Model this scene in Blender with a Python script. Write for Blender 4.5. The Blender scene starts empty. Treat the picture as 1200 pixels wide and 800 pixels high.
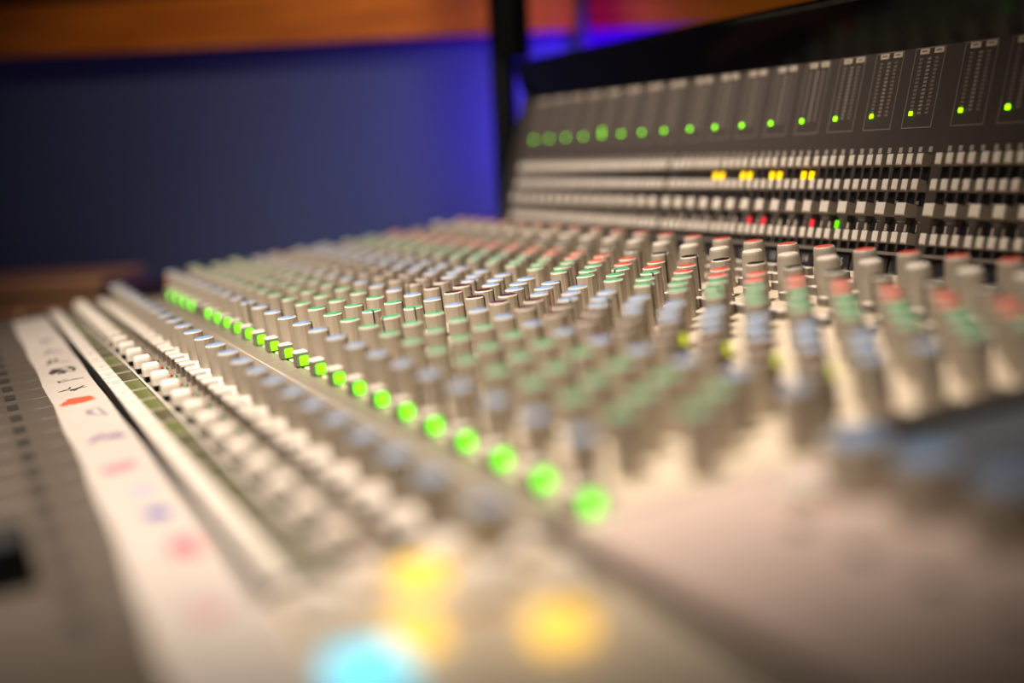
import bpy, math, random
from mathutils import Matrix, Vector

# ------------------------------------------------------------------ units
U = 0.04                       # one channel pitch in metres
TAU = math.radians(5.59)       # slope of the console's working surface
HGT = 0.80                     # height of the surface's origin above the floor
CM = Matrix.Translation((0, 0, HGT)) @ Matrix.Rotation(TAU, 4, 'X')      # console frame
BT = math.radians(20.0)
BM = CM @ Matrix.Translation((0, 8.69*U, 0.1*U)) @ Matrix.Rotation(-BT, 4, 'X')   # bridge frame: x along, z up the face, -y out

scene = bpy.context.scene
COL = scene.collection
rng = random.Random(7)

# ------------------------------------------------------------------ camera
cam = bpy.data.cameras.new('camera')
cam.lens = 50.01; cam.sensor_width = 36.0; cam.sensor_fit = 'HORIZONTAL'
cam.clip_start = 0.02
cam.dof.use_dof = True
cam.dof.focus_distance = 21.8*U
cam.dof.aperture_fstop = 2.05
cam_o = bpy.data.objects.new('camera', cam); COL.objects.link(cam_o)
r_ = Vector((0.36948879, 0.91897998, -0.13767293))
u_ = -Vector((0.10438327, -0.18826704, -0.97655499))
b_ = -Vector((-0.92335376, 0.34645537, -0.1654887))
rot = Matrix((r_, u_, b_)).transposed().to_4x4()
CAMP = Vector((33.36506, -4.35471, 3.40049))
cam_o.matrix_world = CM @ Matrix.Translation(CAMP*U) @ rot
scene.camera = cam_o

# ------------------------------------------------------------------ world, lights, exposure
w = bpy.data.worlds.new('world'); scene.world = w; w.use_nodes = True
bg = w.node_tree.nodes['Background']
bg.inputs[0].default_value = (1.0, 0.80, 0.62, 1); bg.inputs[1].default_value = 0.035

def light(name, kind, loc, energy, color, target=None, **kw):
    l = bpy.data.lights.new(name, kind); l.energy = energy; l.color = color
    for k, v in kw.items(): setattr(l, k, v)
    o = bpy.data.objects.new(name, l); COL.objects.link(o); o.location = loc
    if target is not None:
        o.rotation_euler = (Vector(target)-Vector(loc)).to_track_quat('-Z', 'Y').to_euler()
    return o
def cw(x, y, z):               # console units -> world metres
    return CM @ Vector((x*U, y*U, z*U))

light('key_spot', 'SPOT', cw(25, -6, 33), 143, (1.0, 0.865, 0.755), cw(17.5, 0.1, 0),  # key light; cone edge shaped to stand in for lens corner darkening
      spot_size=math.radians(31), spot_blend=0.75, shadow_soft_size=0.10)
light('left_fill_spot', 'SPOT', cw(15, -11, 24), 82, (1.0, 0.865, 0.755), cw(4.5, 4.8, 1),  # added fill for the left end and the bridge, not a real fixture
      spot_size=math.radians(54), spot_blend=1.0, shadow_soft_size=0.10)
light('blue_wash_lamp', 'SPOT', (-0.130, 0.512, 0.955), 5.2, (0.09, 0.0, 1.0), (-0.225, 0.50, 0.99),
      spot_size=math.radians(170), spot_blend=0.6, shadow_soft_size=0.02)
light('wall_fill_spot', 'SPOT', (0.25, 0.35, 1.75), 17.0, (1.0, 0.80, 0.66), (-0.29, 0.22, 1.07),  # added warm fill that lifts the wall and rail, no fixture there
      spot_size=math.radians(42), spot_blend=1.0, shadow_soft_size=0.05)
scene.view_settings.view_transform = 'Standard'
scene.view_settings.look = 'None'
scene.view_settings.exposure = 0.0
scene.view_settings.gamma = 1.0
scene.view_settings.use_curve_mapping = False
scene.cycles.max_bounces = 6

# ------------------------------------------------------------------ materials
def srgb(r, g, b):
    f = lambda c: (c/255/12.92) if c/255 <= 0.04045 else ((c/255+0.055)/1.055)**2.4
    return (f(r), f(g), f(b), 1)
MATS = {}
def mat(name, col, rough=0.5, metal=0.0, var=0.06, scale=60.0, emit=None, estr=0.0, bump=0.0, spec=0.5, coat=0.0):
    if name in MATS: return MATS[name]
    m = bpy.data.materials.new(name); m.use_nodes = True
    nt = m.node_tree; p = nt.nodes['Principled BSDF']
    tc = nt.nodes.new('ShaderNodeTexCoord')
    nz = nt.nodes.new('ShaderNodeTexNoise'); nz.inputs['Scale'].default_value = scale; nz.inputs['Detail'].default_value = 5
    nt.links.new(tc.outputs['Object'], nz.inputs['Vector'])
    mx = nt.nodes.new('ShaderNodeMix'); mx.data_type = 'RGBA'
    mx.inputs[6].default_value = tuple(c*(1-var*2) for c in col[:3])+(1,)
    mx.inputs[7].default_value = tuple(min(1, c*(1+var)) for c in col[:3])+(1,)
    nt.links.new(nz.outputs['Fac'], mx.inputs[0])
    nt.links.new(mx.outputs[2], p.inputs['Base Color'])
    p.inputs['Roughness'].default_value = rough; p.inputs['Metallic'].default_value = metal
    p.inputs['Specular IOR Level'].default_value = spec
    p.inputs['Coat Weight'].default_value = coat
    if emit is not None:
        p.inputs['Emission Color'].default_value = emit; p.inputs['Emission Strength'].default_value = estr
    if bump:
        bp = nt.nodes.new('ShaderNodeBump'); bp.inputs['Strength'].default_value = bump; bp.inputs['Distance'].default_value = 0.001
        nt.links.new(nz.outputs['Fac'], bp.inputs['Height']); nt.links.new(bp.outputs['Normal'], p.inputs['Normal'])
    MATS[name] = m; return m
def wood(name, c1, c2, rough=0.35):
    m = bpy.data.materials.new(name); m.use_nodes = True; nt = m.node_tree; p = nt.nodes['Principled BSDF']
    tc = nt.nodes.new('ShaderNodeTexCoord'); mp = nt.nodes.new('ShaderNodeMapping'); mp.inputs['Scale'].default_value = (2.5, 40, 40)
    nz = nt.nodes.new('ShaderNodeTexNoise'); nz.inputs['Scale'].default_value = 3; nz.inputs['Detail'].default_value = 8
    cr = nt.nodes.new('ShaderNodeValToRGB'); cr.color_ramp.elements[0].color = c1; cr.color_ramp.elements[1].color = c2
    cr.color_ramp.elements[0].position = .35; cr.color_ramp.elements[1].position = .68
    nt.links.new(tc.outputs['Object'], mp.inputs[0]); nt.links.new(mp.outputs[0], nz.inputs['Vector'])
    nt.links.new(nz.outputs['Fac'], cr.inputs[0]); nt.links.new(cr.outputs[0], p.inputs['Base Color'])
    p.inputs['Roughness'].default_value = rough; return m

M_PANEL = mat('panel_beige', srgb(222, 206, 180), 0.55, bump=.05)
M_FRONT = mat('panel_grey', srgb(142, 130, 114), 0.5, bump=.05)
M_FADER = mat('panel_fader_grey', srgb(100, 90, 79), 0.5, bump=.05)
M_BODY = mat('body_dark', srgb(60, 56, 52), 0.6)
M_KNOB = mat('knob_grey', srgb(176, 165, 147), 0.5)
M_RIM = mat('knob_rim', srgb(238, 228, 210), 0.45)
M_BLUE = mat('cap_blue', srgb(142, 176, 218), 0.3)
M_GREEN = mat('cap_green', srgb(84, 184, 126), 0.3)
M_RED = mat('cap_red', srgb(240, 82, 58), 0.3)
M_DARK = mat('cap_maroon', srgb(78, 38, 34), 0.3)
M_BLACK = mat('black_plastic', srgb(18, 17, 17), 0.5, spec=.15)
M_WHITE = mat('button_white', srgb(250, 238, 222), 0.4)
M_BTN = mat('button_cream', srgb(228, 212, 190), 0.45)
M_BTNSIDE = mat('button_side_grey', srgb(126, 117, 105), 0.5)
M_PTR = mat('pointer_black', srgb(28, 24, 22), 0.5)
M_PTRR = mat('pointer_red', srgb(130, 30, 30), 0.5)
M_LIT = mat('lens_green_lit', (0.10, 0.45, 0.0, 1), 0.4, emit=(0.14, 0.86, 0.0, 1), estr=3.0)
M_UNLIT = mat('lens_green_dark', srgb(60, 74, 40), 0.3)
M_LITY = mat('lens_lime_lit', (0.35, 0.45, 0.0, 1), 0.4, emit=(0.75, 0.86, 0.03, 1), estr=0.9)
M_MLED = mat('meter_green_lit', (0.10, 0.45, 0.0, 1), 0.4, emit=(0.22, 0.80, 0.0, 1), estr=5.0)
M_YEL = mat('lamp_yellow_lit', (0.8, 0.5, 0.0, 1), 0.4, emit=(1.0, 0.58, 0.0, 1), estr=1.9)
M_REDL = mat('lamp_red_lit', (0.6, 0.03, 0.03, 1), 0.4, emit=(0.9, 0.03, 0.05, 1), estr=0.9)
M_GRNL = mat('lamp_green_lit', (0.1, 0.5, 0.0, 1), 0.4, emit=(0.16, 0.9, 0.0, 1), estr=1.0)
M_AMBER = mat('button_amber_lit', (0.5, 0.28, 0.03, 1), 0.4, emit=(1.0, 0.60, 0.09, 1), estr=1.4)
M_CYAN = mat('button_cyan_lit', (0.2, 0.7, 0.85, 1), 0.4, emit=(0.16, 0.74, 0.98, 1), estr=1.25)
M_RSM = mat('led_red', srgb(190, 40, 40), 0.3)
M_GSM = mat('led_green', srgb(40, 120, 60), 0.3)
M_OLIVE = mat('display_olive', srgb(84, 84, 54), 0.3, var=.03)
M_OLIVE2 = mat('display_olive_lit', srgb(92, 98, 50), 0.3, var=.03, emit=(0.16, 0.20, 0.02, 1), estr=.22)
M_TAPE = mat('tape_white', srgb(208, 197, 184), 0.7, bump=.1)
M_BFACE = mat('bridge_grey', srgb(80, 72, 66), 0.45, bump=.03)
M_BREC = mat('bridge_recess', srgb(20, 19, 22), 0.5)
M_PRINT = mat('print_pale', srgb(150, 142, 132), 0.6)
M_DOT = mat('print_dots', srgb(128, 118, 108), 0.6)
M_TAG = mat('print_bright', srgb(190, 180, 165), 0.6)
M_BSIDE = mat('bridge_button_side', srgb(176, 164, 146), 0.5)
M_NUM = mat('print_number', srgb(205, 198, 190), 0.6)
M_HOOD = mat('hood_black_gloss', srgb(6, 5, 6), 0.06, var=.02, spec=.16)
M_PLATE = mat('number_plate_dark', srgb(44, 42, 46), 0.5)
M_LEDGE = mat('ledge_grey', srgb(132, 122, 112), 0.4)
M_SLATE = mat('panel_slate', srgb(82, 86, 92), 0.5)
M_PINK = mat('blank_panel', srgb(222, 198, 184), 0.5, bump=.05)
M_WALL = mat('wall_fabric', srgb(76, 86, 112), 0.95, var=.10, scale=500, bump=.3, spec=.1)
M_WALLTOP = mat('wall_upper_dark', srgb(14, 13, 13), 0.7)
M_FLOOR = mat('floor_carpet', srgb(38, 34, 32), 0.95, scale=200, bump=.4)
M_CEIL = mat('ceiling_dark', srgb(40, 36, 34), 0.9)
M_POST = mat('post_black', srgb(6, 6, 8), 0.6, spec=.08)
M_PIPE = mat('pipe_blue_lit', srgb(122, 104, 164), 0.6, spec=.1)  # grey pipe with the blue light on it mixed into its colour
M_BRASS = mat('brass', srgb(240, 196, 140), 0.45, metal=1.0)
M_PURP = mat('pen_purple', srgb(40, 24, 52), 0.35)
M_PENRED = mat('pen_red', srgb(205, 48, 44), 0.4)
M_WOOD = wood('wood_rail', srgb(176, 92, 14), srgb(222, 128, 26))
M_WOODD = wood('wood_dark', srgb(146, 104, 76), srgb(178, 132, 98), 0.4)
def ink(name, c): return mat('ink_'+name, srgb(*c), 0.7)
INK = dict(black=ink('black', (40, 38, 40)), green=ink('green', (38, 74, 52)), orange=ink('orange', (238, 96, 58)),
           grey=ink('grey', (150, 135, 150)), violet=ink('violet', (146, 116, 150)), rose=ink('rose', (205, 140, 150)),
           blue=ink('blue', (66, 52, 170)), pink=ink('pink', (250, 116, 132)), lavender=ink('lavender', (190, 178, 205)))

# ------------------------------------------------------------------ mesh helpers (all sizes in console units)
class MB:
    def __init__(s): s.v = []; s.f = []; s.m = []; s.mats = []
    def mi(s, m):
        if m not in s.mats: s.mats.append(m)
        return s.mats.index(m)
    def add(s, vs, fs, m):
        n = len(s.v); k = s.mi(m)
        s.v += [tuple(c*U for c in v) for v in vs]
        for f in fs: s.f.append(tuple(i+n for i in f)); s.m.append(k)
    def box(s, x0, x1, y0, y1, z0, z1, m, b=0.0, top=None):
        vs = [(x0, y0, z0), (x1, y0, z0), (x1, y1, z0), (x0, y1, z0)]
        zt = z1-b
        vs += [(x0, y0, zt), (x1, y0, zt), (x1, y1, zt), (x0, y1, zt)]
        side = [(3, 2, 1, 0), (0, 1, 5, 4), (1, 2, 6, 5), (2, 3, 7, 6), (3, 0, 4, 7)]
        if b:
            vs += [(x0+b, y0+b, z1), (x1-b, y0+b, z1), (x1-b, y1-b, z1), (x0+b, y1-b, z1)]
            s.add(vs, side, m)
            n = len(s.v)-12; k = s.mi(top or m)
            for f in [(4, 5, 9, 8), (5, 6, 10, 9), (6, 7, 11, 10), (7, 4, 8, 11), (8, 9, 10, 11)]:
                s.f.append(tuple(i+n for i in f)); s.m.append(k)
        else:
            s.add(vs, side, m); n = len(s.v)-8
            s.f.append((n+4, n+5, n+6, n+7)); s.m.append(s.mi(top or m))
        return s
    def outbox(s, x0, x1, z0, z1, d, m, b=0.0, top=None, y=0.0):
        """a box standing out of the bridge face (towards -y) by d, on the bridge's own axes"""
        t = MB(); t.box(x0, x1, z0, z1, 0, d, m, b, top)
        for i, v in enumerate(t.v): t.v[i] = (v[0], y*U-v[2], v[1])
        n = len(s.v); s.v += t.v
        for f, k in zip(t.f, t.m): s.f.append(tuple(i+n for i in f)); s.m.append(s.mi(t.mats[k]))
        return s
    def lathe(s, prof, m, n=20, flute=0.0, cap=True, cx=0, cy=0):
        """prof: list of (radius, z) bottom to top"""
        vs = []; fs = []
        for (r, z) in prof:
            for i in range(n):
                rr = r*(1-flute*(i % 2)); a = 2*math.pi*i/n
                vs.append((cx+rr*math.cos(a), cy+rr*math.sin(a), z))
        for j in range(len(prof)-1):
            for i in range(n):
                fs.append((j*n+i, j*n+(i+1) % n, (j+1)*n+(i+1) % n, (j+1)*n+i))
        if cap: fs.append(tuple((len(prof)-1)*n+i for i in range(n)))
        s.add(vs, fs, m); return s
    def mesh(s, name, smooth=False):
        me = bpy.data.meshes.new(name); me.from_pydata(s.v, [], s.f)
        for m in s.mats: me.materials.append(m)
        for p, k in zip(me.polygons, s.m): p.material_index = k
        if smooth:
            for p in me.polygons: p.use_smooth = len(p.vertices) == 4
        me.update(); return me
def obj(name, me, parent=None, M=None, label=None, kind=None, cat=None, group=None):
    o = bpy.data.objects.new(name, me); COL.objects.link(o)
    if parent is not None: o.parent = parent
    if M is not None: o.matrix_basis = M
    for k, v in (('label', label), ('kind', kind), ('category', cat), ('group', group)):
        if v: o[k] = v
    return o
def T(x, y, z, rz=0.0): return Matrix.Translation((x*U, y*U, z*U)) @ Matrix.Rotation(rz, 4, 'Z')
I4 = Matrix.Identity(4)
def empty(name, M, label, cat, group=None):
    o = obj(name, None, None, M, label, None, cat, group); o.empty_display_size = .02; return o
def project(p):
    d = Vector(p)-CAMP
    z = -d.dot(b_)
    return 600+1667*d.dot(r_)/z, 400-1667*d.dot(u_)/z, z

# ------------------------------------------------------------------ the room
# the wall beyond the console stands at an angle to it
WA = Vector((-11.86, -2.77, 0))*U; WB = Vector((-4.72, 15.57, 0))*U
wd = (WB-WA).normalized(); wn = Vector((wd.y, -wd.x, 0))           # wn: into the room
WM = Matrix(((wd.x, -wn.x, 0, WA.x), (wd.y, -wn.y, 0, WA.y), (0, 0, 1, 0), (0, 0, 0, 1)))   # wall frame: x along, -y into the room
def wbox(name, x0, x1, d0, d1, z0, z1, m, b=0.0, **kw):
    t = MB(); t.box(x0/U, x1/U, -d1/U, -d0/U, z0/U, z1/U, m, b)
    return obj(name, t.mesh(name), None, WM, **kw)
wbox('wall_left', -2.0, 3.0, -0.10, 0.0, 0, 1.06, M_WALL, kind='structure')
wbox('wall_left_upper', -2.0, 3.0, -0.12, -0.02, 1.06, 2.6, M_WALLTOP, kind='structure')
wbox('trim_1', -2.0, 3.0, -0.02, 0.022, 1.058, 1.116, M_WOOD, b=0.05, kind='structure')
f_ = MB(); f_.box(-60, 70, -70, 60, -2, 0, M_FLOOR); obj('floor', f_.mesh('floor'), None, I4, kind='structure')
c_ = MB(); c_.box(-60, 70, -70, 60, 65, 67, M_CEIL); obj('ceiling', c_.mesh('ceiling'), None, I4, kind='structure')

# ------------------------------------------------------------------ mixing console: body and panels
con = empty('mixing_console', Matrix.Translation((12*U, 0, 0)),
            'long grey-beige mixing console covered in rows of coloured knobs and buttons', 'mixing console')
CL = con.matrix_basis.inverted() @ CM         # console frame in the root's frame
def cpart(name, me, M=I4, **kw): return obj(name, me, con, CL @ M, **kw)
XL, XR, XE = -1.03, 23.03, 31.0
YF, YB = -6.6, 8.50
b = MB(); b.box(XL, XE, YF, 8.3, -2.2, -0.16, M_BODY, b=.05); cpart('console_body', b.mesh('console_body'))
for x in (1.5, 28.0):
    t = MB(); t.box(-.8, .8, -3.2, 3.2, 0, (HGT-0.09)/U, M_BODY, b=.1)
    obj('pedestal', t.mesh('pedestal'), con, con.matrix_basis.inverted() @ Matrix.Translation((x*U, 0.5*U, 0)))
t = MB(); t.box(XL-.28, XL-.02, YF, 8.3, -2.2, .06, M_BODY, b=.08); cpart('end_cheek', t.mesh('end_cheek'), label='dark side cheek at the far end')
t = MB(); t.box(XL-.28, XE, YF-1.6, YF-.02, -1.4, .1, M_BODY, b=.3); cpart('arm_rest', t.mesh('arm_rest'))

t = MB(); t.box(.012, .988, .0, YB, -.15, 0, M_PANEL, b=.012); ME_CH = t.mesh('channel_panel')
t = MB(); t.box(.012, .988, -2.12, -.03, -.15, 0, M_FRONT, b=.012); ME_FR = t.mesh('monitor_panel')
t = MB(); t.box(.012, .988, YF, -2.765, -.15, 0, M_FADER, b=.012); ME_FA = t.mesh('fader_panel')
for i in range(24):
    x = i-1.0
    cpart('channel_panel', ME_CH, T(x, 0, 0)); cpart('monitor_panel', ME_FR, T(x, 0, 0)); cpart('fader_panel', ME_FA, T(x, 0, 0))
t = MB(); t.box(XL, XR, -2.765, -2.12, -.15, -.10, M_BLACK); cpart('display_trough', t.mesh('display_trough'))
t = MB(); t.box(XL, XR, -.385, -.367, 0, .008, M_BTN); cpart('white_line', t.mesh('white_line'), label='thin printed white line')
t = MB(); t.box(XL, XR, -2.145, -2.118, 0, .014, M_WHITE); cpart('white_line', t.mesh('display_line'), label='thin printed white line')

# ------------------------------------------------------------------ knobs
def knob_mesh(kind):
    t = MB()
    if kind == 'tall': t.lathe([(.215, 0), (.205, .05), (.178, .40), (.165, .60), (.155, .625)], M_KNOB, 20, cap=True)
    elif kind == 'wide': t.lathe([(.30, 0), (.295, .04), (.26, .40), (.25, .44)], M_KNOB, 20, cap=True)
    elif kind == 'short': t.lathe([(.130, 0.012), (.137, .03), (.150, .46), (.143, .485)], M_KNOB, 24, .035, cap=True)
    else: t.lathe([(.128, 0.012), (.135, .03), (.147, .56), (.140, .585)], M_KNOB, 24, .035, cap=True)
    return t.mesh('rotary_knob', False)
KN = {k: knob_mesh(k) for k in ('std', 'tall', 'wide', 'short')}
def cap_mesh(m, kind, dark=False):
    t = MB(); r = {'tall': .152, 'wide': .248, 'short': .148}.get(kind, .145)
    z = {'tall': .622, 'wide': .435, 'short': .475}.get(kind, .575)
    t.lathe([(r, z), (r+.002, z+.012), (r-.006, z+.024)], M_RIM, 20)
    t.lathe([(r-.014, z+.024), (r-.018, z+.032)], m, 20)
    return t.mesh('knob_cap')
CAPC = dict(b=M_BLUE, g=M_GREEN, r=M_RED, d=M_DARK, k=M_BLACK, w=M_WHITE)
CAPS = {}
def get_cap(c, kind):
    if (c, kind) not in CAPS: CAPS[(c, kind)] = cap_mesh(CAPC[c], kind)
    return CAPS[(c, kind)]
t = MB(); t.box(.118, .154, -.011, .011, .03, .602, M_PTR); t.box(.06, .146, -.011, .011, .596, .610, M_PTR); ME_PT = t.mesh('pointer_line')
t = MB(); t.box(.118, .154, -.011, .011, .03, .602, M_PTRR); t.box(.06, .146, -.011, .011, .596, .610, M_PTRR); ME_PTRR = t.mesh('pointer_line_red')
# rows of knobs, front to rear: colour, y, x inside the strip, shape
ROWS = [('b', -1.13, -.53, 'short'),
        ('b', 0.15, -.33, 'std'), ('g', 0.73, -.74, 'std'), ('g', 1.21, -.26, 'std'), ('g', 1.71, -.75, 'std'),
        ('b', 2.19, -.24, 'std'), ('d', 2.66, -.63, 'std'), ('d', 3.01, -.18, 'std'), ('b', 3.32, -.67, 'std'),
        ('b', 3.60, -.19, 'std'), ('b', 3.90, -.61, 'std'), ('g', 4.50, -.64, 'std'), ('g', 4.78, -.15, 'std'),
        ('g', 5.11, -.64, 'std'), ('r', 5.41, -.15, 'std'), ('r', 5.75, -.66, 'std'),
        ('k', 6.30, -.57, 'std'), ('w', 6.85, -.56, 'tall'), ('r', 7.50, -.59, 'tall')]
knobs = []
for ri, (c, y, fx, kind) in enumerate(ROWS):
    for i in range(24):
        x = i+fx
        if x > XR-.25: continue
        px, py, z = project((x, y, .55))
        vis = -40 < px < 1240 and -40 < py < 840
        base = math.pi/2 if c in 'grkw' else math.pi/2-.5
        ang = base + rng.gauss(0, .45) if rng.random() < .8 else rng.uniform(0, 6.28)
        knobs.append(((0 if vis else 100)+z, x, y, c, kind, ang))
knobs.sort()
stuff = MB()
def append_mesh(mb, me, M):
    n = len(mb.v)
    for v in me.vertices: mb.v.append(tuple(M @ v.co))
    for p in me.polygons:
        mb.f.append(tuple(i+n for i in p.vertices)); mb.m.append(mb.mi(me.materials[p.material_index]))
KPOS = set()
for n, (z, x, y, c, kind, ang) in enumerate(knobs):
    has_ptr = kind == 'std'
    pm = ME_PTRR if (c in 'db' and (n*7) % 5 == 0) else ME_PT
    if n < 300:
        k = cpart('rotary_knob', KN[kind], T(x, y, 0, ang))
        obj('knob_cap', get_cap(c, kind), k, I4)
        if has_ptr: obj('pointer_line', pm, k, I4)
    else:
        M = T(x, y, 0, ang)
        append_mesh(stuff, KN[kind], M); append_mesh(stuff, get_cap(c, kind), M)
        if has_ptr: append_mesh(stuff, pm, M)
cpart('distant_knobs', stuff.mesh('distant_knobs'), kind='stuff')

# ------------------------------------------------------------------ console buttons and lamps
t = MB(); t.box(-.20, -.01, -.10, .10, .015, .24, M_BTNSIDE, b=.025, top=M_WHITE); ME_LB = t.mesh('lit_button')
t = MB(); t.box(-.008, .03, -.04, .085, .03, .165, M_LIT, b=.012); ME_LL = t.mesh('button_lens')
t = MB(); t.box(-.008, .03, -.04, .085, .03, .165, M_UNLIT, b=.012); ME_LU = t.mesh('button_lens_dark')
for i in range(24):
    k = cpart('lit_button', ME_LB, T(i, 0, 0))
    l = obj('button_lens', ME_LU if i == 4 else ME_LL, k, I4)
    l['label'] = 'unlit dark green lens' if i == 4 else 'glowing green lens'
# rounded white buttons
t = MB()
for (r0, z) in ((0, 0),): pass
def round_button():
    t = MB(); vs = []; prof = [(1.0, .09), (1.0, .20), (.93, .245), (.78, .27)]; n = 16
    for (k, z) in prof:
        for i in range(n):
            a = 2*math.pi*i/n; ca, sa = math.cos(a), math.sin(a)
            e = .5
            vs.append((math.copysign(abs(ca)**e, ca)*.14*k, math.copysign(abs(sa)**e, sa)*.14*k, z))
    fs = []
    for j in range(3):
        for i in range(n): fs.append((j*n+i, j*n+(i+1) % n, (j+1)*n+(i+1) % n, (j+1)*n+i))
    fs.append(tuple(3*n+i for i in range(n)))
    t.add(vs, fs, M_WHITE); return t.mesh('rounded_button')
ME_RB = round_button()
t = MB(); t.box(-.11, .11, -.12, .12, 0, .10, M_BLACK); ME_RBB = t.mesh('button_base')
t = MB(); t.box(-.055, .055, -.11, .11, 0, .21, M_BTNSIDE, b=.02, top=M_WHITE); t.box(-.105, .105, -.10, .10, .16, .21, M_WHITE, b=.015); ME_SB = t.mesh('small_button')
t = MB(); t.box(-.205, .205, -.105, .105, -.11, .095, M_BODY, b=.02, top=M_WHITE); t.box(-.215, .215, -.108, .112, .06, .09, M_WHITE); ME_TB = t.mesh('select_button')
t = MB(); t.box(-.012, .012, -.05, .05, .0945, .098, M_BODY); ME_DASH = t.mesh('dash_mark')
t = MB(); t.box(-.46, .46, -.105, .105, 0, .035, M_WHITE, b=.008); ME_PL = t.mesh('label_plate')
t = MB(); t.lathe([(.035, 0), (.035, .03), (.02, .045)], M_RSM, 8); ME_LR = t.mesh('indicator_lamp_red')
t = MB(); t.lathe([(.035, 0), (.035, .03), (.02, .045)], M_GSM, 8); ME_LG = t.mesh('indicator_lamp_green')
t = MB(); t.box(.03, .97, -2.44, -2.15, -.10, -.015, M_OLIVE); ME_DW = t.mesh('display_window')
t = MB(); t.box(.03, .97, -2.44, -2.15, -.10, -.015, M_OLIVE2); ME_DWL = t.mesh('display_window_lit')
t = MB(); t.box(-.012, .012, -2.44, -2.15, -.10, 0, M_BTN); ME_DV = t.mesh('divider')
t = MB(); t.box(-.24, .24, -.08, .08, 0, .012, M_BODY); ME_FS = t.mesh('fader_slot')
t = MB(); t.box(-.014, .014, -.16, .30, 0, .008, M_BTNSIDE); ME_TK = t.mesh('scale_tick')
t = MB(); t.box(-.10, .10, -.055, .055, 0, .13, M_BTNSIDE, b=.012, top=M_WHITE); ME_SW = t.mesh('switch_button')
t = MB(); t.box(-.26, .26, -.05, .05, 0, .06, M_WHITE, b=.015); ME_EB = t.mesh('end_bar')
t = MB(); t.box(-.035, .035, -.035, .035, 0, .36, M_BTNSIDE); t.box(-.045, .045, -.045, .045, .36, .46, M_LITY, b=.01); ME_LIME = t.mesh('lime_lamp')
for i in range(24):
    k = cpart('rounded_button', ME_RB, T(i-.53, -1.99, 0)); obj('button_base', ME_RBB, k, I4)
    for d in (-.14, .14): cpart('small_button', ME_SB, T(i-.53+d*1.55, -1.485, 0))
    for d in (-.25, .25):
        k = cpart('select_button', ME_TB, T(i-.5+d, -2.56, .01))
        if d > 0: obj('dash_mark', ME_DASH, k, I4)
    cpart('label_plate', ME_PL, T(i-.53, -1.16, 0))
    cpart('indicator_lamp', ME_LR, T(i-.50, -1.73, 0)); cpart('indicator_lamp', ME_LG, T(i-.32, -1.68, 0))
    cpart('display_window', ME_DWL if i in (4, 9, 12, 13, 14, 16) else ME_DW, T(i-1, 0, 0))
    cpart('divider', ME_DV, T(i-1, 0, 0))
    cpart('fader_slot', ME_FS, T(i-.5, -4.04, 0)); cpart('scale_tick', ME_TK, T(i-.98, -4.04, 0))
    if 18 < i < 23: cpart('status_lamp', ME_LIME, T(i-.2, 3.2, 0), label='slim post lamp with a glowing yellow-green tip')
    cpart('end_bar', ME_EB, T(i-.16, 8.44, 0))
    for y in (8.15, 7.62, 7.12, 6.62, 6.10, 5.75):
        for d in (-.37, -.13): cpart('switch_button', ME_SW, T(i+d, y, 0))
# black fader cap near the front edge
t = MB(); t.box(-.22, .22, -.32, .30, .0, .52, M_BLACK, b=.10); t.box(-.015, .015, -.2, .2, .50, .524, M_BTNSIDE)
for x in (21.0,): cpart('fader_cap', t.mesh('fader_cap'), T(x, -4.55, 0), label='black fader cap')

# centre section to the right of the channels
t = MB(); t.box(XR+.02, XE, -.26, 2.6, -.15, .0, M_PINK, b=.02); cpart('blank_panel', t.mesh('blank_panel'), label='smooth pinkish-grey blank panel')
t = MB(); t.box(XR+.02, XE, 2.62, YB, -.15, .0, M_SLATE, b=.02); cpart('rear_panel', t.mesh('rear_panel'))
t = MB(); t.box(XR+.02, XE, -3.62, -.52, -.15, .0, M_PANEL, b=.02); cpart('master_panel', t.mesh('master_panel'))
t = MB(); t.box(XR+.02, XE, YF, -3.64, -.15, .0, M_FADER, b=.02); cpart('master_fader_panel', t.mesh('master_fader_panel'))
t = MB(); t.box(XR+.02, XE, -.52, -.26, -.15, -.13, M_BLACK); cpart('panel_groove', t.mesh('panel_groove'), label='dark groove between two panels')
def sqb(m, w=.15, h=.17):
    t = MB(); t.box(-w, w, -w, w, 0, h, m, b=.025); return t.mesh('square_button')
for x, y, m, lb in ((23.62, -1.67, M_AMBER, 'glowing amber square button'), (24.72, -2.08, M_AMBER, 'glowing amber square button'),
                    (25.26, -1.26, M_AMBER, 'glowing amber square button'), (25.10, -2.50, M_CYAN, 'glowing cyan square button')):
    big = .23 if m is M_CYAN else .17
    cpart('square_button', sqb(m, big), T(x, y, 0), label=lb)
for x, y in ((23.67, -.90), (24.03, 1.40), (23.9, -2.2), (24.4, -1.5), (24.6, -.9), (23.3, -2.0), (23.55, -2.5), (24.05, -1.25), (24.1, -2.5), (23.3, -1.45)):
    cpart('square_button', sqb(M_WHITE, .17), T(x, y, 0))
for x in (24.15, 25.0, 25.85, 26.7):
    k = cpart('rotary_knob', KN['wide'], T(x, 1.85, 0), label='wide low knob'); obj('knob_cap', get_cap('b', 'wide'), k, I4)
k = cpart('rotary_knob', KN['short'], T(23.62, -1.08, 0)); obj('knob_cap', get_cap('b', 'short'), k, I4)
t = MB(); t.box(22.74, XR+.06, 2.6, YB, .0, .12, M_BODY, b=.03); cpart('dark_cover_strip', t.mesh('dark_cover_strip'), label='added dark strip beside the last channel')  # added strip covering a pale band, so the channels fade to dark
t = MB(); t.box(-.10, .10, -.05, .05, 0, .02, M_BODY); ME_RC = t.mesh('lamp_recess')
for x in (24.54, 25.33, 26.1, 26.9): cpart('lamp_recess', ME_RC, T(x, 1.0, 0))

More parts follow.
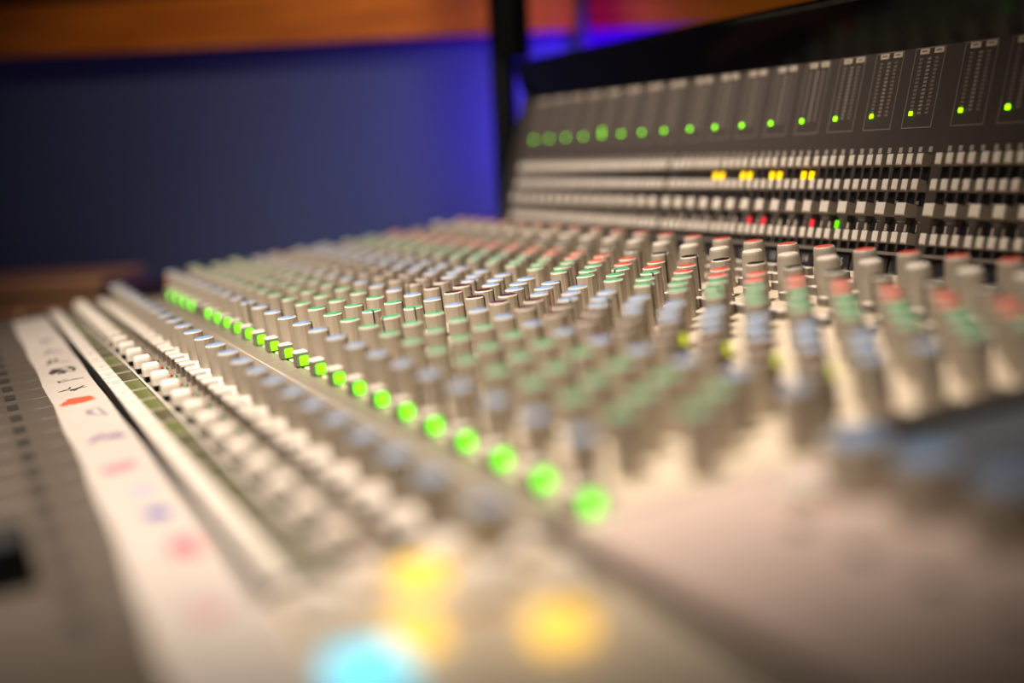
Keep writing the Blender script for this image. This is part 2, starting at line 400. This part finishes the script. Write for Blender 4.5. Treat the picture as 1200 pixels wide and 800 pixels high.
# ------------------------------------------------------------------ strip of tape with handwriting
tape = empty('masking_tape', CM @ T(12, -3.12, 0.005), 'long strip of white tape with handwritten marks along the fader panels', 'tape')
t = MB()
xs = [XL+.1+j*(25.2-XL)/24 for j in range(25)]
vs = []; fs = []
for j, x in enumerate(xs):
    wob = .015*math.sin(j*1.7)
    for (y, z) in ((-3.51+wob-.12*max(0, (x-15)/10)**2, .004), (-2.765+wob*.5, .004), (-2.765+wob*.5, .012), (-3.51+wob-.12*max(0, (x-15)/10)**2, .012)):
        vs.append((x-12, y+3.12, z))
for j in range(24):
    a = 4*j
    for q in range(4): fs.append((a+q, a+(q+1) % 4, a+4+(q+1) % 4, a+4+q))
fs += [(3, 2, 1, 0), (96, 97, 98, 99)]
t.add(vs, [tuple(reversed(f)) for f in fs], M_TAPE); obj('tape_strip', t.mesh('tape_strip'), tape, I4)
def scribble(cx, cy, w, h, n, m, th, seed, lab):
    r = random.Random(seed); t = MB(); px, py = cx-w/2, cy
    for k in range(n):
        qx = cx + r.uniform(-w/2, w/2); qy = cy + r.uniform(-h/2, h/2)
        d = Vector((qx-px, qy-py, 0)); L = d.length
        if L < .02: continue
        nrm = Vector((-d.y, d.x, 0))/L*th/2
        z0, z1 = .0115, .0135+.0002*k
        q = [Vector((px, py, 0))-nrm, Vector((qx, qy, 0))-nrm, Vector((qx, qy, 0))+nrm, Vector((px, py, 0))+nrm]
        vs = [(v.x-12, v.y+3.12, z0) for v in q]+[(v.x-12, v.y+3.12, z1) for v in q]
        t.add(vs, [(4, 5, 6, 7), (0, 1, 5, 4), (1, 2, 6, 5), (2, 3, 7, 6), (3, 0, 4, 7)], m)
        px, py = qx, qy
    obj('ink_mark', t.mesh('ink_mark'), tape, I4, label=lab)
for (cx, cy, w_, h_, n, c, th, lab) in (
        (4.0, -3.1, .9, .42, 9, 'grey', .03, 'grey handwriting'), (5.8, -3.1, .9, .42, 9, 'grey', .03, 'grey handwriting'),
        (7.3, -3.1, .9, .40, 9, 'black', .03, 'black handwriting'), (8.7, -3.12, .9, .50, 14, 'black', .045, 'black handwriting'), (8.5, -2.98, .5, .2, 5, 'green', .05, 'dark green handwriting'),
        (9.9, -3.12, .35, .55, 6, 'black', .03, 'black handwriting'), (10.9, -3.15, .5, .5, 8, 'black', .035, 'black handwriting'),
        (12.1, -3.15, .55, .5, 26, 'orange', .10, 'orange-red scribbled patch'), (13.4, -3.05, .7, .35, 8, 'grey', .04, 'grey handwriting'),
        (15.3, -3.1, .5, .55, 12, 'violet', .06, 'violet handwriting'), (17.3, -3.1, .5, .5, 16, 'rose', .08, 'rose handwriting'),
        (18.7, -3.15, .5, .5, 10, 'lavender', .06, 'pale lavender handwriting'), (19.75, -3.08, .34, .16, 22, 'blue', .13, 'blue dab'),
        (21.15, -3.03, .62, .2, 26, 'pink', .14, 'pink dab'), (22.9, -3.15, .7, .4, 9, 'rose', .04, 'faint rose handwriting')):
    scribble(cx, cy, w_, h_, n, INK[c], th, int(cx*10), lab)

# ------------------------------------------------------------------ meter bridge
br = empty('meter_bridge', CM @ T(12, 8.9, 0), 'tall dark meter bridge with rows of cream buttons and green lamps behind the knobs', 'meter bridge')
BL = br.matrix_basis.inverted() @ BM
def bpart(name, me, M=I4, **kw): return obj(name, me, br, BL @ M, **kw)
NCH = 20
BX0, BX1 = -.80, 26.0
t = MB(); t.outbox(BX0, BX1, -.13, 3.43, .05, M_BFACE, y=.05)
bpart('bridge_face', t.mesh('bridge_face'))
t = MB(); t.outbox(BX0, BX1, -.16, 4.2, 1.0, M_BODY, y=1.06); bpart('bridge_case', t.mesh('bridge_case'))
t = MB(); t.outbox(BX0-.30, BX0-.002, -.16, 4.2, 1.15, M_BODY, y=1.06); bpart('bridge_end', t.mesh('bridge_end'), label='dark end plate')
for x in (1.0, 24.0):
    t = MB(); t.box(-.3, .3, -.3, .3, 0, 21.2, M_BODY); obj('bridge_leg', t.mesh('bridge_leg'), br, br.matrix_basis.inverted() @ Matrix.Translation((x*U, 9.35*U, 0)))
# hood: a glossy visor leaning out over the meters
t = MB()
prof = [(0.0, 3.43), (-.46, 4.20), (-.52, 4.27), (-.50, 4.34), (-.40, 4.38), (1.06, 4.30), (1.06, 3.43)]
vs = [(BX0-.30, y, z) for y, z in prof]+[(BX1, y, z) for y, z in prof]; n = len(prof)
fs = [(i, (i+1) % n, n+(i+1) % n, n+i) for i in range(n)]+[tuple(range(n-1, -1, -1)), tuple(range(n, 2*n))]
t.add(vs, fs, M_HOOD); bpart('hood', t.mesh('hood'), label='glossy black hood')
# ledge with the channel numbers
t = MB(); t.outbox(BX0, BX1, .185, .235, .14, M_LEDGE); bpart('ledge', t.mesh('ledge'), label='thin grey ledge')
t = MB(); t.outbox(-.44, .44, -.13, .165, .05, M_PLATE, b=.008); ME_NP = t.mesh('number_plate')
def num_mesh(s):
    cu = bpy.data.curves.new('number', 'FONT'); cu.body = s; cu.size = .18*U; cu.extrude = .002*U; cu.align_x = 'CENTER'; cu.resolution_u = 2
    o = bpy.data.objects.new('number_tmp', cu)
    COL.objects.link(o); bpy.context.view_layer.update(); me = bpy.data.meshes.new_from_object(o.evaluated_get(bpy.context.evaluated_depsgraph_get())); bpy.data.objects.remove(o); bpy.data.curves.remove(cu)
    me.materials.clear(); me.materials.append(M_NUM); return me
def gap(i): return .10*(i//8)+(.06 if i > 15 else 0)          # the bridge is built in blocks of eight
for i in range(NCH):
    k = bpart('number_plate', ME_NP, Matrix.Translation(((i-.16)*U, 0, 0)))
    obj('number', num_mesh(str(i+1)), k, Matrix.Translation((.22*U, -.054*U, -.03*U)) @ Matrix.Rotation(math.pi/2, 4, 'X'))
# rows of buttons
def bbtn(wd_, h, d):
    t = MB(); t.outbox(-wd_/2, wd_/2, -h/2, h/2, d, M_BSIDE, b=.02, top=M_WHITE); return t
ME_PB = bbtn(.135, .17, .19).mesh('push_button')
ME_BB = bbtn(.225, .19, .24).mesh('square_button')
t = MB(); t.outbox(-.075, .075, -.10, .06, .006, M_BREC, y=-.001); ME_SL = t.mesh('button_slot')
def lamp(m, w=.05, h=.065):
    t = MB(); t.outbox(-w, w, -h, h, .03, m, b=.008); return t.mesh('button_lamp')
ME_LY, ME_LRD, ME_LGN, ME_LOFF = lamp(M_YEL, .055, .085), lamp(M_REDL, .045, .065), lamp(M_GRNL, .045, .065), lamp(M_PRINT, .03, .06)
t = MB(); t.outbox(-.035, .035, -.05, .05, .008, M_PRINT); ME_TAG = t.mesh('button_tag')
OFF = (-.035, .205, .445, .685)
yel = {(9, 2), (9, 3), (10, 2), (10, 3), (11, 2), (11, 3), (12, 2), (12, 3)}
red4 = {(11, 0), (11, 2), (13, 0)}; grn4 = {(13, 3)}
slots = MB(); tags = MB()
def slot_at(x, s, hw=.08, hh=.10): slots.outbox(x-hw, x+hw, s-hh, s+hh, .010, M_BREC)
for i in range(NCH):
    g = gap(i)-.05
    for q, o in enumerate(OFF):
        x = i+o+g
        bpart('push_button', ME_PB, Matrix.Translation((x*U, 0, 1.655*U)))
        slot_at(x, 1.43, .085, .13); tags.outbox(x-.04, x+.04, 1.795, 1.875, .008, M_TAG)
        if (i, q) in yel: bpart('button_lamp', ME_LY, Matrix.Translation((x*U, -.008*U, 1.425*U)), label='glowing yellow lamp')
        bpart('push_button', ME_PB, Matrix.Translation((x*U, 0, 1.265*U)))
        slot_at(x, 1.07, .085, .10)
        bpart('push_button', ME_PB, Matrix.Translation((x*U, 0, .455*U)))
        slot_at(x, .285, .085, .085)
        if (i, q) in red4 or (i, q) in grn4:
            bpart('button_lamp', ME_LRD if (i, q) in red4 else ME_LGN, Matrix.Translation((x*U, -.008*U, .632*U)),
                  label='glowing red lamp' if (i, q) in red4 else 'glowing green lamp')
        else: tags.outbox(x-.03, x+.03, .575, .685, .008, M_BTN)
    for q, o in enumerate((.03, .53)):
        x = i+o+g
        bpart('square_button', ME_BB, Matrix.Translation((x*U, 0, .885*U)))
        slot_at(x+.10, .65, .075, .10); slot_at(x+.12, 1.04, .06, .06)
        tags.outbox(x+.06, x+.13, .995, 1.045, .014, M_PRINT)
    tags.outbox(i-.10+g, i+.78+g, .722, .730, .006, M_PRINT)
bpart('button_recesses', slots.mesh('button_recesses'), kind='stuff')
bpart('printed_tags', tags.mesh('printed_tags'), kind='stuff')
# level meters
t = MB()
def frame(t, x0, x1, s0, s1, th, m):
    t.outbox(x0, x1, s0, s0+th, .006, m); t.outbox(x0, x1, s1-th, s1, .006, m)
    t.outbox(x0, x0+th, s0, s1, .006, m); t.outbox(x1-th, x1, s0, s1, .006, m)
frame(t, -.17, .55, 2.17, 3.42, .013, M_PRINT); ME_MF = t.mesh('level_meter')
t = MB()
for j in range(15):
    for k, x in enumerate((.0, .20, .38)):
        if j == 0 and k == 0: continue
        t.outbox(x-.04, x+.04, 2.385+j*.060, 2.385+j*.060+.036, .006, M_DOT if k != 1 else M_PRINT)
ME_MD = t.mesh('scale_dots')
t = MB(); t.outbox(-.035, .035, -.032, .032, .02, M_MLED, b=.006); ME_ML = t.mesh('signal_lamp')
t = MB(); t.outbox(-.11, .11, -.042, .042, .014, M_BTN, b=.006); t.outbox(-.06, .06, -.012, .012, .016, M_BTNSIDE); ME_OL = t.mesh('overload_tile')
for i in range(NCH):
    g = gap(i)-.02
    k = bpart('level_meter', ME_MF, Matrix.Translation(((i+g)*U, 0, 0)))
    obj('scale_dots', ME_MD, k, I4, kind='stuff')
    obj('signal_lamp', ME_ML, k, Matrix.Translation((0, 0, 2.40*U)), label='glowing green lamp')
    if i == 4: obj('signal_lamp', ME_ML, k, Matrix.Translation((0, 0, 2.50*U)), label='glowing green lamp')
    for x in (.06, .40): obj('overload_tile', ME_OL, k, Matrix.Translation((x*U, 0, 3.36*U)))

# ------------------------------------------------------------------ things around the console
st = empty('stand_pole', Matrix.Translation((-1.9*U, 9.23*U, 0)), 'upright black stand pole with a thicker upper sleeve, left of the meter bridge', 'stand')
t = MB(); t.lathe([(.33, .4), (.33, 60)], M_POST, 20); obj('pole', t.mesh('pole', True), st, I4)
t = MB(); t.lathe([(.47, 25.4), (.50, 25.5), (.50, 40), (.47, 40.1)], M_POST, 20); obj('sleeve', t.mesh('sleeve', True), st, Matrix.Translation((.12*U, .22*U, 0)))
t = MB(); t.lathe([(.55, 0), (.55, .3), (.42, .5)], M_POST, 32); obj('base_plate', t.mesh('base_plate'), st, I4)
cp = empty('wall_conduit', WM @ Matrix.Translation((17.2*U, -.30*U, 0)), 'thin upright pale pipe crossing the wooden rail right of the black pole', 'pipe')
t = MB(); t.lathe([(.17, .0), (.17, 50)], M_PIPE, 14); obj('pipe', t.mesh('pipe', True), cp, Matrix.Translation((0, -.45*U, 0)))

# low wooden side cabinet past the far end of the console
cabM = Matrix.Translation((-8.9*U, -4.6*U, 0)) @ WM.to_3x3().to_4x4()
cab = empty('side_cabinet', cabM, 'low brown wooden cabinet beyond the far end of the console', 'cabinet')
t = MB(); t.box(-6, 4.6, -2.4, 2.0, 0, 19.9, M_WOODD, b=.1); obj('carcass', t.mesh('carcass'), cab, I4)
t = MB(); t.box(-6.1, 4.75, -2.5, 2.1, 19.9, 20.25, M_WOODD, b=.06); obj('cabinet_top', t.mesh('cabinet_top'), cab, I4)
for x in (-4.2, -2.0, .2, 2.55, 3.4):
    t = MB(); t.lathe([(.16, 0), (.16, .05), (.12, .13), (.05, .16)], M_BRASS, 12)
    obj('brass_stud', t.mesh('brass_stud', True), cab, Matrix.Translation((x*U, -2.4*U, 19.35*U)) @ Matrix.Rotation(math.pi/2, 4, 'X'))
pen = empty('marker_pen', CM @ T(-1.18, -.40, .06+.17) @ Matrix.Diagonal((1.0, .72, 1.0, 1.0)), 'dark purple marker pen with a red end lying at the far left end', 'pen')
t = MB(); t.lathe([(.0, -1.1), (.16, -1.08), (.17, -1.0), (.17, .62), (.12, .66)], M_PURP, 14); obj('barrel', t.mesh('barrel', True), pen, Matrix.Rotation(-math.pi/2, 4, 'X'))
t = MB(); t.lathe([(.165, .66), (.165, 1.2), (.12, 1.28)], M_PENRED, 14); obj('cap', t.mesh('cap', True), pen, Matrix.Rotation(-math.pi/2, 4, 'X'), label='red end cap')
